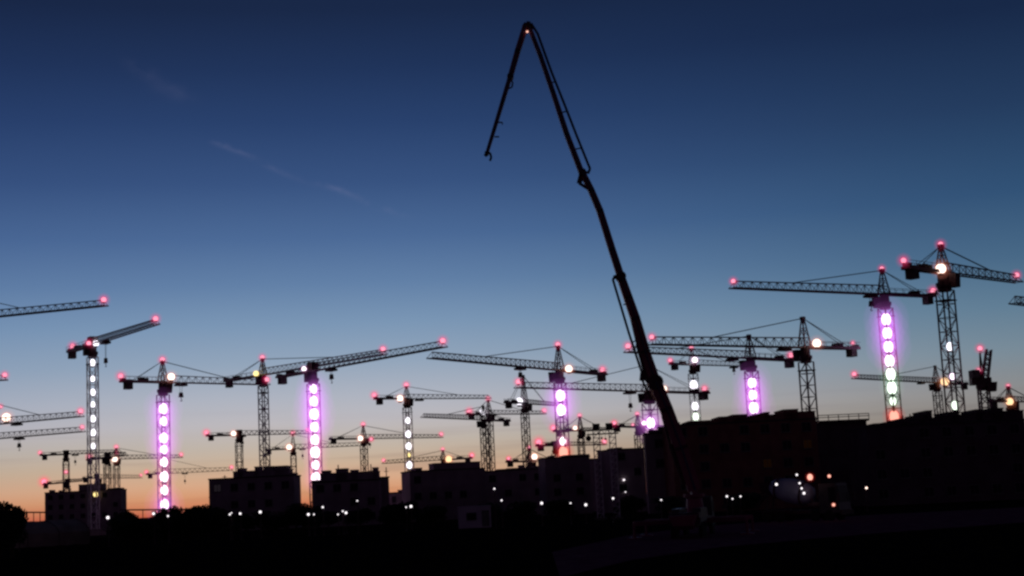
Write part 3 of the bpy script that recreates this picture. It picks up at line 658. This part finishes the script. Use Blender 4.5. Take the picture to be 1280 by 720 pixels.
# ------------------------------------------------------------------ portal frame with loudspeakers
def portal():
    D = 215; a, b = at_D(745, 538, D), at_D(765, 537, D); H = a.z
    dv = Vector((b.x-a.x, b.y-a.y)); L = dv.length; az = math.atan2(dv.y, dv.x)
    t = thing('portal_frame', 'tall lattice portal frame with two black boxes on its crossbeam', 'portal frame', (a.x, a.y, 0), az)
    for s in (0, L):
        m = MB(); h = .45
        for sx in (-1,1):
            for sy in (-1,1): m.bar((s+sx*h, sy*h, 0), (s+sx*h, sy*h, H), .13)
        for i in range(int(H/.9)):
            z = i*.9
            for sy in (-1,1): m.bar((s-h, sy*h, z), (s+h, sy*h, z+.9), .07); m.bar((s-h, sy*h, z), (s+h, sy*h, z), .07)
            for sx in (-1,1): m.bar((s+sx*h, -h, z), (s+sx*h, h, z+.9), .07)
        m.build('leg', M['white_steel'], t)
        MB().box(s-.9, s+.9, -.9, .9, 0, .3).build('foot', M['ballast'], t)
    m = MB()
    for z in (0, -.55):
        for sy in (-1,1): m.bar((-1.4, sy*.45, H+z), (L+.9, sy*.45, H+z), .15)
    for i in range(8): m.bar((-.4+i*.4, -.45, H-.55+(i%2)*.55), (i*.4, -.45, H-(i%2)*.55), .07)
    m.build('crossbeam', M['dark_steel'], t)
    for s in (-.45, L*.62):
        o = MB().hexa([(s,-.4,H+.08),(s+.95,-.4,H+.08),(s+.95,.4,H+.08),(s,.4,H+.08),(s-.05,-.45,H+.95),(s+1.05,-.45,H+.95),(s+1.05,.45,H+.95),(s-.05,.45,H+.95)]).build('loudspeaker', M['truck'], t)
        MB().lathe([(-.02,.36),(0,.36)], 14, 'Y', (s+.48, -.46, H+.5)).build('grille', M['cable'], o)
    m = MB().bar((-1.15, 0, H-.1), (-1.15, 0, H-.7), .05)
    m.lathe([(-.12,.42),(.12,.42)], 14, 'Y', (-1.15, 0, H-1.1)); m.build('hanging_drum', M['dark_steel'], t)
    for s, dz in ((.75, 1.0), (1.3, 1.15)):
        MB().bar((s, 0, H-.5), (s, 0, H-dz), .04).ball((s, 0, H-dz-.15), .17).build('hanging_lamp', M['dark_steel'], t)
portal()

# ------------------------------------------------------------------ truck wheels shared by the two trucks
wh_t = MB().lathe([(-.15,.38),(-.15,.5),(-.11,.54),(.11,.54),(.15,.5),(.15,.38)], 20, 'Y').mesh('tyre', M['rubber'])
wh_r = MB().lathe([(-.13,.37),(-.10,.3),(-.04,.16),(-.12,.1),(.12,.1),(.12,.37)], 16, 'Y').mesh('rim', M['frame'])
def wheel(t, x, y, s=1.0):
    w = link('wheel', MB().lathe([(-.1,.12),(.1,.12)], 8, 'Y').mesh('wheel', M['dark_steel']), t, (x, y, .54*s), (s, s, s))
    link('tyre', wh_t, w); link('rim', wh_r, w)
def cab_part(t, x0, x1, z0=.75, z1=3.1, w=1.2, flip=1):
    f = x1 + .0
    c = MB().hexa([(x0,-w,z0),(x1,-w,z0),(x1,w,z0),(x0,w,z0),(x0,-w*.96,z1),(x1-flip*.35,-w*.92,z1),(x1-flip*.35,w*.92,z1),(x0,w*.96,z1)]).build('cab', M['truck'], t)
    k = flip
    MB().hexa([(x1-k*.13,-w*.85,1.75),(x1-k*.09,-w*.85,1.75),(x1-k*.09,w*.85,1.75),(x1-k*.13,w*.85,1.75),(x1-k*.31,-w*.82,z1-.25),(x1-k*.27,-w*.82,z1-.25),(x1-k*.27,w*.82,z1-.25),(x1-k*.31,w*.82,z1-.25)]).build('windscreen', M['glass'], c)
    for sy in (-1, 1):
        xa, xb = sorted((x1-k*1.15, x1-k*.45))
        MB().box(xa, xb, sy*w*.985-.02, sy*w*.985+.02, 1.8, z1-.4).build('side_window', M['glass'], c)
    xa, xb = sorted((x1, x1+k*.18))
    MB().box(xa, xb, -w, w, .55, 1.0).build('bumper', M['dark_steel'], c)
    for sy in (-1, 1):
        MB().bar((x1-k*.1, sy*w, 2.7), (x1+k*.15, sy*(w+.3), 2.7), .05).box(min(x1+k*.1, x1+k*.2), max(x1+k*.1, x1+k*.2), sy*(w+.3)-.12, sy*(w+.3)+.12, 1.9, 2.65).build('mirror', M['dark_steel'], c)
    return c

# ------------------------------------------------------------------ concrete pump truck with its boom up
def pump():
    D = 120; base = at_D(868, 625, D)
    t = thing('concrete_pump_truck', 'truck-mounted concrete pump with its huge folded boom raised against the sky', 'concrete pump', (base.x, base.y, 0), 0)
    B = lambda x, y, off=0: at_D(x, y, D) - Vector((base.x, base.y, 0)) + Vector((0, off, 0))
    # chassis runs away from us (along +Y); the turret sits behind the cab
    hd = thing.__call__ if False else None
    rz = R(78)
    def RT(m):
        bmesh.ops.rotate(m.bm, verts=m.bm.verts[:], cent=(0,0,0), matrix=Matrix.Rotation(rz, 3, 'Z')); return m
    RT(MB().box(-8.5, 2.6, -.45, .45, .75, 1.15).box(-8.8, 1.6, -1.2, 1.2, 1.15, 1.5).box(-8.9, -7.4, -1.1, 1.1, 1.0, 1.9)).build('chassis', M['dark_steel'], t)
    cm = MB().hexa([(2.0,-1.2,.75),(4.3,-1.2,.75),(4.3,1.2,.75),(2.0,1.2,.75),(2.0,-1.15,3.0),(4.0,-1.1,3.0),(4.0,1.1,3.0),(2.0,1.15,3.0)])
    c = RT(cm).build('cab', M['truck'], t)
    RT(MB().hexa([(4.2,-1.0,1.75),(4.24,-1.0,1.75),(4.24,1.0,1.75),(4.2,1.0,1.75),(4.06,-.95,2.8),(4.1,-.95,2.8),(4.1,.95,2.8),(4.06,.95,2.8)])).build('windscreen', M['glass'], c)
    for sy in (-1, 1): RT(MB().box(3.0, 3.8, sy*1.19-.02, sy*1.19+.02, 1.8, 2.6)).build('side_window', M['glass'], c)
    for ax in (3.2, 1.7, -4.4, -5.8, -7.1):
        for sy in (-1, 1):
            p = Matrix.Rotation(rz, 3, 'Z') @ Vector((ax, sy*1.05, 0))
            wheel(t, p.x, p.y, 1.0); t.children[-1].rotation_euler.z = rz
    for (ax, ox, sy) in ((1.2, 4.0, 1), (1.2, 4.0, -1), (-4.9, -8.0, 1), (-4.9, -8.0, -1)):
        RT(MB().bar((ax*.5, sy*.8, 1.2), (ox*.6, sy*4.3, 1.2), .35, .35).bar((ox*.6, sy*4.3, 1.3), (ox*.6, sy*4.3, .15), .22, n=8).box(ox*.6-.5, ox*.6+.5, sy*4.3-.5, sy*4.3+.5, 0, .16)).build('outrigger', M['pump_red'], t)
    RT(MB().hexa([(-10.2,-.7,1.0),(-9.0,-.7,.7),(-9.0,.7,.7),(-10.2,.7,1.0),(-10.5,-1.0,1.75),(-8.95,-1.0,1.75),(-8.95,1.0,1.75),(-10.5,1.0,1.75)])).build('hopper', M['pump_red'], t)
    RT(MB().box(-7.2, -1.6, -1.1, -.5, 1.5, 2.2).box(-7.2, -1.6, .5, 1.1, 1.5, 2.2)).build('deck_box', M['truck'], t)
    p0 = B(868, 613)
    MB().lathe([(1.5,1.0),(1.8,1.0),(1.85,.75),(2.9,.62),(3.0,.85),(3.25,.85)], 16, 'Z').bar((0,-.5,3.1),(p0.x,-.5,p0.z),.5,w2=.4).bar((0,.5,3.1),(p0.x,.5,p0.z),.5,w2=.4).build('turret', M['pump_red'], t)
    # boom sections: pixel joints, widths in pixels at each end
    J = [[(868,613),(851,560),(833,512),(819,478)], [(819,478),(806,440),(794,398),(785,372),(776,346)], [(776,346),(765,312),(750,264),(739,238),(728,216)],
         [(727,216),(708.5,168),(691,115),(675.5,70),(661.5,34)], [(657,33),(647,64),(638,96)], [(638,95),(628,128),(618,161),(608.5,192)]]
    Wp = [(16,15.5),(13.5,10.5),(9.5,8),(7.5,5.5),(8,7),(6,4.4)]
    mpp = D / F
    for i, (pts, (wa, wb)) in enumerate(zip(J, Wp)):
        off = [0, -.0, 0, 0, -.0, 0][i]
        m = MB(); P = [B(*p) for p in pts]; n = len(P)
        # one continuous box beam along the joints
        rings = []
        for j, p in enumerate(P):
            d = (P[min(j+1, n-1)] - P[max(j-1, 0)]).normalized(); v = d.cross(Vector((0,1,0))).normalized()
            w = (wa + (wb-wa)*j/(n-1)) * mpp * .5; e = w*.75
            rings.append([m.bm.verts.new(p + v*sx*w + Vector((0, sy*e, 0))) for sx, sy in ((-1,-1),(1,-1),(1,1),(-1,1))])
        for A, C in zip(rings, rings[1:]):
            for q in range(4): m.bm.faces.new([A[q], A[(q+1)%4], C[(q+1)%4], C[q]])
        m.bm.faces.new(rings[0][::-1]); m.bm.faces.new(rings[-1])
        s = m.build('boom_section', M['pump_red'], t)
        # joint eye
        jp = P[-1]; MB().lathe([(-.45*wb*mpp-.12, wb*mpp*.62), (.45*wb*mpp+.12, wb*mpp*.62)], 14, 'Y', jp).build('joint', M['dark_steel'], s)
        # bands round the beam
        for j in range(1, n-1):
            bm_ = MB()
            d = (P[j+1]-P[j-1]).normalized(); w = (wa+(wb-wa)*j/(n-1))*mpp
            bm_.bar(P[j]-d*.12, P[j]+d*.12, w*1.14, w*.95)
            bm_.build('bracket', M['dark_steel'], s)
        # delivery pipe along the near side
        MB().poly([p + Vector((0, -.62*max(wa,wb)*mpp*.75-.1, 0)) for p in P], .14, n=6).build('delivery_pipe', M['pump_pipe'], s)
        if i == 0:
            MB().bar(B(856,606), B(838,556), .38, n=8).bar(B(838,556), B(828,520), .22, n=8).build('hydraulic_cylinder', M['dark_steel'], s)
            MB().bar(B(819,492), B(832,527), .16, n=6).bar(B(819,490), B(812,482), .3, n=6).build('linkage', M['dark_steel'], s)
        if i == 1:
            # pipe bracketed off the inner side of the beam
            MB().poly([B(803,468), B(786,416), B(766,349)], .2, n=6).build('outer_pipe', M['pump_pipe'], s)
            for (xa, ya, xb, yb, wd) in ((766,349,776,340,.2),(779,381,786,379,.09),(790,428,799,424,.09),(803,468,812,476,.5)): MB().bar(B(xa,ya), B(xb,yb), wd).build('pipe_bracket', M['dark_steel'], s)
            MB().bar(B(803,466), B(802,476), .35).bar(B(803,476), B(815,500), .16).build('linkage', M['dark_steel'], s)
            MB().bar(B(808,474), B(796,430), .26, n=8).bar(B(796,430), B(789,400), .16, n=8).build('hydraulic_cylinder', M['dark_steel'], s)
        if i == 3:
            MB().poly([B(665,31), B(672,42), B(689,89), B(705,129), B(721,170), B(737.5,211), B(735,217)], .21, n=6).build('outer_pipe', M['pump_pipe'], s)
            for (xa, ya, xb, yb, wd) in ((737,214,727,219,.16),(716,187,727,185,.09),(700,141,709,139,.09),(688,104,694,102,.09)): MB().bar(B(xa,ya), B(xb,yb), wd).build('pipe_bracket', M['dark_steel'], s)
            MB().bar(B(724,212), B(712,180), .22, n=8).bar(B(712,180), B(704,156), .13, n=8).build('hydraulic_cylinder', M['dark_steel'], s)
        if i == 2:
            MB().bar(B(776,350), B(768,322), .3, n=8).bar(B(768,322), B(761,300), .18, n=8).build('hydraulic_cylinder', M['dark_steel'], s)
            MB().bar(B(728,214), B(724,229), .42).bar(B(724,229), B(735,236), .22).build('linkage', M['dark_steel'], s); MB().bar(B(776,344), B(767,347), .3).build('lug', M['dark_steel'], s)
        if i == 4:
            MB().poly([B(637,98), B(641,103), B(640,109), B(635,111)], .13, n=6).bar(B(653,44), B(645,70), .16, n=6).build('linkage', M['dark_steel'], s)
        if i == 5:
            MB().bar(B(623,153), B(628,153), .1).bar(B(618,171), B(624,171), .1).bar(B(628,153), B(628,156), .08).build('pipe_bracket', M['dark_steel'], s)
    ap = MB().poly([B(655,34), B(658,29.5), B(663,30), B(665,36)], .42, n=8); ap.build('apex_joint', M['dark_steel'], t)
    MB().poly([B(606,191), B(609,190), B(613,192), B(614,197), B(612.5,201)], .2, n=8).bar(B(605,193), B(608,196), .1).build('end_hose', M['rubber'], t)
    lamp('boom_light', 'redor', t, B(659,42)+Vector((0,-.5,0)), .04, 1, 0)
pump()

# ------------------------------------------------------------------ concrete mixer truck with red marker lamps
def mixer():
    D = 150; c = at_D(1006, 640, D)
    t = thing('concrete_mixer_truck', 'concrete mixer truck with faintly lit pale drum and red marker lights', 'mixer truck', (c.x, c.y, 0), R(-40))
    MB().box(-4.6, 2.6, -.45, .45, .75, 1.1).box(-4.7, -1, -1.15, -.75, 1.1, 1.2).box(-4.7, -1, .75, 1.15, 1.1, 1.2).build('chassis', M['dark_steel'], t)
    cab_part(t, 2.3, 4.5, z1=3.6)
    # the drum: rear end high, tapering both ways
    m = MB().lathe([(-3.0,.55),(-2.4,.95),(-.9,1.22),(.6,1.2),(1.5,.8),(1.75,.35)], 22, 'X')
    for a in range(14):
        pass
    bmesh.ops.rotate(m.bm, verts=m.bm.verts[:], cent=(0,0,0), matrix=Matrix.Rotation(R(13), 3, 'Y'))
    bmesh.ops.translate(m.bm, verts=m.bm.verts[:], vec=(-.6, 0, 2.85))
    d = m.build('drum', M['drum'], t)
    for f in d.data.polygons: f.use_smooth = True
    m = MB(); 
    for (xx, rr) in ((-2.2, 1.04), (.7, 1.2)): m.lathe([(xx, rr), (xx, rr+.05), (xx+.16, rr+.05), (xx+.16, rr)], 22, 'X')
    bmesh.ops.rotate(m.bm, verts=m.bm.verts[:], cent=(0,0,0), matrix=Matrix.Rotation(R(13), 3, 'Y'))
    bmesh.ops.translate(m.bm, verts=m.bm.verts[:], vec=(-.6, 0, 2.85)); m.build('ring', M['dark_steel'], d)
    MB().hexa([(-4.4,-.5,2.9),(-3.7,-.35,2.7),(-3.7,.35,2.7),(-4.4,.5,2.9),(-4.6,-.75,4.0),(-3.4,-.55,4.0),(-3.4,.55,4.0),(-4.6,.75,4.0)]).build('hopper', M['dark_steel'], t)
    MB().bar((-4.3,0,2.7), (-5.4,0,1.5), .5, .16).build('chute', M['dark_steel'], t)
    MB().bar((-3.9,-.6,1.1),(-3.7,-.6,2.8),.14).bar((-3.9,.6,1.1),(-3.7,.6,2.8),.14).bar((1.4,-.6,1.1),(1.2,-.5,2.2),.16).bar((1.4,.6,1.1),(1.2,.5,2.2),.16).build('drum_stand', M['dark_steel'], t)
    MB().lathe([(-.6,.35),(.6,.35)], 14, 'X', (1.75,-.9,1.5)).build('water_tank', M['dark_steel'], t)
    for ax in (3.3, 1.7, -2.2, -3.6):
        for sy in (-1, 1): wheel(t, ax, sy*1.05)
    inv = Matrix.Rotation(R(40), 3, 'Z')
    L = lambda x, y, dd: inv @ (at_D(x, y, D-dd) - Vector((c.x, c.y, 0)))
    lamp('marker_light', 'redor', t, L(1012.5, 596.5, 2.8), .26, 1.2, 2.0)
    lamp('marker_light', 'redor', t, L(1036.5, 595.2, 4.0), .15, 1, 1.6)
    lamp('marker_light', 'redor', t, L(1042, 631, 5.0), .15, 1, 1.8)
    for (x, y, r) in ((970.5,605.5,.13),(996,593.5,.1),(999.5,604,.08),(1002,610.5,.1),(1005,616.5,.13)):
        lamp('work_light', 'site', t, L(x, y, 2.4), r, 1, 0)
mixer()

# ------------------------------------------------------------------ world: dusk sky
def lin(c): return tuple(((v/255)/12.92 if v/255 <= .04045 else ((v/255+.055)/1.055)**2.4) for v in c)
w = bpy.data.worlds.new('World'); scn.world = w; w.use_nodes = True
nt = w.node_tree; nt.nodes.clear(); N = nt.nodes.new; Lk = nt.links.new
out = N('ShaderNodeOutputWorld'); bg = N('ShaderNodeBackground'); Lk(bg.outputs[0], out.inputs['Surface'])
tc = N('ShaderNodeTexCoord'); nrm = N('ShaderNodeVectorMath'); nrm.operation = 'NORMALIZE'; Lk(tc.outputs['Generated'], nrm.inputs[0])
sp = N('ShaderNodeSeparateXYZ'); Lk(nrm.outputs[0], sp.inputs[0])
def math_(op, a, b=None, clamp=False):
    n = N('ShaderNodeMath'); n.operation = op; n.use_clamp = clamp
    for i, v in enumerate((a, b)):
        if v is None: continue
        if isinstance(v, (int, float)): n.inputs[i].default_value = v
        else: Lk(v, n.inputs[i])
    return n.outputs[0]
el = math_('ARCSINE', sp.outputs['Z'])
fac = math_('DIVIDE', el, .70, True)             # 0 at the horizon, 1 at 40 degrees
def ramp(stops):
    r = N('ShaderNodeValToRGB'); cr = r.color_ramp; cr.interpolation = 'CARDINAL'
    cr.interpolation = 'LINEAR'
    while len(cr.elements) < len(stops): cr.elements.new(.5)
    for e, (p, c) in zip(cr.elements, stops): e.position = p; e.color = (*lin(c), 1)
    Lk(fac, r.inputs['Fac']); return r.outputs['Color']
q = lambda e: math.atan(e/1860.0)/.70
left = ramp([(0,(196,98,72)),(q(9),(208,128,92)),(q(20),(214,152,113)),(q(34),(215,168,135)),(q(58),(200,176,152)),(q(80),(191,180,169)),(q(108),(187,184,189)),(q(138),(173,179,192)),(q(180),(146,165,187)),(q(229),(122,150,181)),
             (q(280),(97,128,167)),(q(339),(74,105,150)),(q(410),(54,82,128)),(q(489),(39,64,108)),(q(560),(30,51,90)),(q(640),(23,39,71)),(.75,(14,24,46)),(1,(8,13,27))])
right = ramp([(0,(92,78,76)),(q(40),(108,100,96)),(q(75),(128,123,119)),(q(100),(136,136,136)),(q(150),(116,136,150)),(q(201),(93,123,146)),(q(260),(69,102,132)),(q(341),(47,80,116)),(q(450),(34,58,92)),(q(571),(22,39,70)),(.8,(11,20,40)),(1,(8,13,27))])
back = ramp([(0,(62,44,60)),(.2,(54,39,56)),(.6,(20,18,32)),(1,(8,13,27))])
azm = N('ShaderNodeMath'); azm.operation = 'ARCTAN2'; Lk(sp.outputs['X'], azm.inputs[0]); Lk(sp.outputs['Y'], azm.inputs[1]); az = azm.outputs[0]
def smooth(v, a, b):
    m = N('ShaderNodeMapRange'); m.interpolation_type = 'SMOOTHSTEP'; m.inputs['From Min'].default_value = a; m.inputs['From Max'].default_value = b
    Lk(v, m.inputs['Value']); return m.outputs['Result']
def mix(f, a, b, t='MIX'):
    m = N('ShaderNodeMix'); m.data_type = 'RGBA'; m.blend_type = t
    for s, v in ((m.inputs[0], f), (m.inputs[6], a), (m.inputs[7], b)):
        if isinstance(v, (int, float)): s.default_value = v
        elif isinstance(v, tuple): s.default_value = v
        else: Lk(v, s)
    return m.outputs[2]
sky = mix(smooth(az, -.11, .40), left, right)
sky = mix(smooth(math_('MULTIPLY', az, -1.0),   .16, .46), sky, mix(1.0, sky, (.84, .89, .95, 1), 'MULTIPLY'))
absaz = math_('ABSOLUTE', az)
sky = mix(smooth(absaz, .45, 1.3), sky, back)
# long thin dusk cloud bars low over the horizon
mp = N('ShaderNodeMapping'); mp.inputs['Scale'].default_value = (2.2, 2.2, 60); Lk(nrm.outputs[0], mp.inputs['Vector'])
nz = N('ShaderNodeTexNoise'); nz.inputs['Scale'].default_value = 2.2; nz.inputs['Detail'].default_value = 3; Lk(mp.outputs[0], nz.inputs['Vector'])
band = math_('MULTIPLY', smooth(nz.outputs['Fac'], .5, .72), math_('SUBTRACT', 1.0, smooth(el, .035, .075)))
band = math_('MULTIPLY', band, .34)
sky = mix(band, sky, mix(1.0, sky, (.58, .52, .58, 1), 'MULTIPLY'))
# old contrail wisps: faint streaks in fixed directions of the sky
nz2 = N('ShaderNodeTexNoise'); nz2.inputs['Scale'].default_value = 70; nz2.inputs['Detail'].default_value = 4; Lk(nrm.outputs[0], nz2.inputs['Vector'])
def wisp(xa, ya, xb, yb, wd, amt):
    a, b = ray(xa, ya).normalized(), ray(xb, yb).normalized(); c = ((a+b)/2).normalized(); tt = (b-a); ln = tt.length/2; tt.normalize(); bb = c.cross(tt).normalized()
    def dot(v):
        n = N('ShaderNodeVectorMath'); n.operation = 'DOT_PRODUCT'; Lk(nrm.outputs[0], n.inputs[0]); n.inputs[1].default_value = v; return n.outputs['Value']
    u = math_('DIVIDE', dot(tt), ln); v = math_('DIVIDE', math_('ADD', dot(bb), math_('MULTIPLY', math_('SUBTRACT', nz2.outputs['Fac'], .5), .006)), wd/F)
    s = math_('ADD', math_('MULTIPLY', u, u), math_('MULTIPLY', v, v))
    g = math_('EXPONENT', math_('MULTIPLY', s, -1.0))
    g = math_('MULTIPLY', math_('MULTIPLY', g, smooth(nz2.outputs['Fac'], .3, .7)), smooth(dot(c), .5, .9))
    return math_('MULTIPLY', g, amt)
for a in ((264,178,318,197,3.2,.11), (392,228,456,248,3.5,.11), (440,246,500,268,4,.09), (196,110,238,122,8,.05), (160,80,196,100,8,.04), (322,204,380,228,3,.07)):
    sky = mix(wisp(*a), sky, (*lin((150,150,185)), 1))
# physical twilight sky underneath, very weak
nish = N('ShaderNodeTexSky'); nish.sky_type = 'NISHITA'; nish.sun_disc = False; nish.sun_elevation = R(0.5); nish.sun_rotation = R(-22)
sky = mix(.0010, sky, nish.outputs[0], 'ADD')
Lk(sky, bg.inputs['Color']); bg.inputs['Strength'].default_value = 1.0

sun_d = bpy.data.lights.new('sun', 'SUN'); sun_d.energy = .02; sun_d.angle = R(.5); sun_d.color = (1, .55, .35)
sun = bpy.data.objects.new('sun', sun_d); COL.objects.link(sun)
sun.rotation_euler = (R(89.0), 0, R(22+180))     # just at the horizon, behind the skyline to the left
dirv = Vector((math.sin(R(-22)), math.cos(R(-22)), math.tan(R(.8))))
sun.rotation_euler = dirv.to_track_quat('Z', 'Y').to_euler()

# ------------------------------------------------------------------ render
scn.render.engine = 'CYCLES'
scn.view_settings.view_transform = 'Standard'; scn.view_settings.look = 'None'
scn.view_settings.exposure = 0; scn.view_settings.gamma = 1
cy = scn.cycles
cy.use_denoising = True; cy.max_bounces = 6; cy.transparent_max_bounces = 64; cy.volume_bounces = 0
cy.pixel_filter_type = 'BLACKMAN_HARRIS'; cy.filter_width = 2.6
cy.sample_clamp_indirect = 3
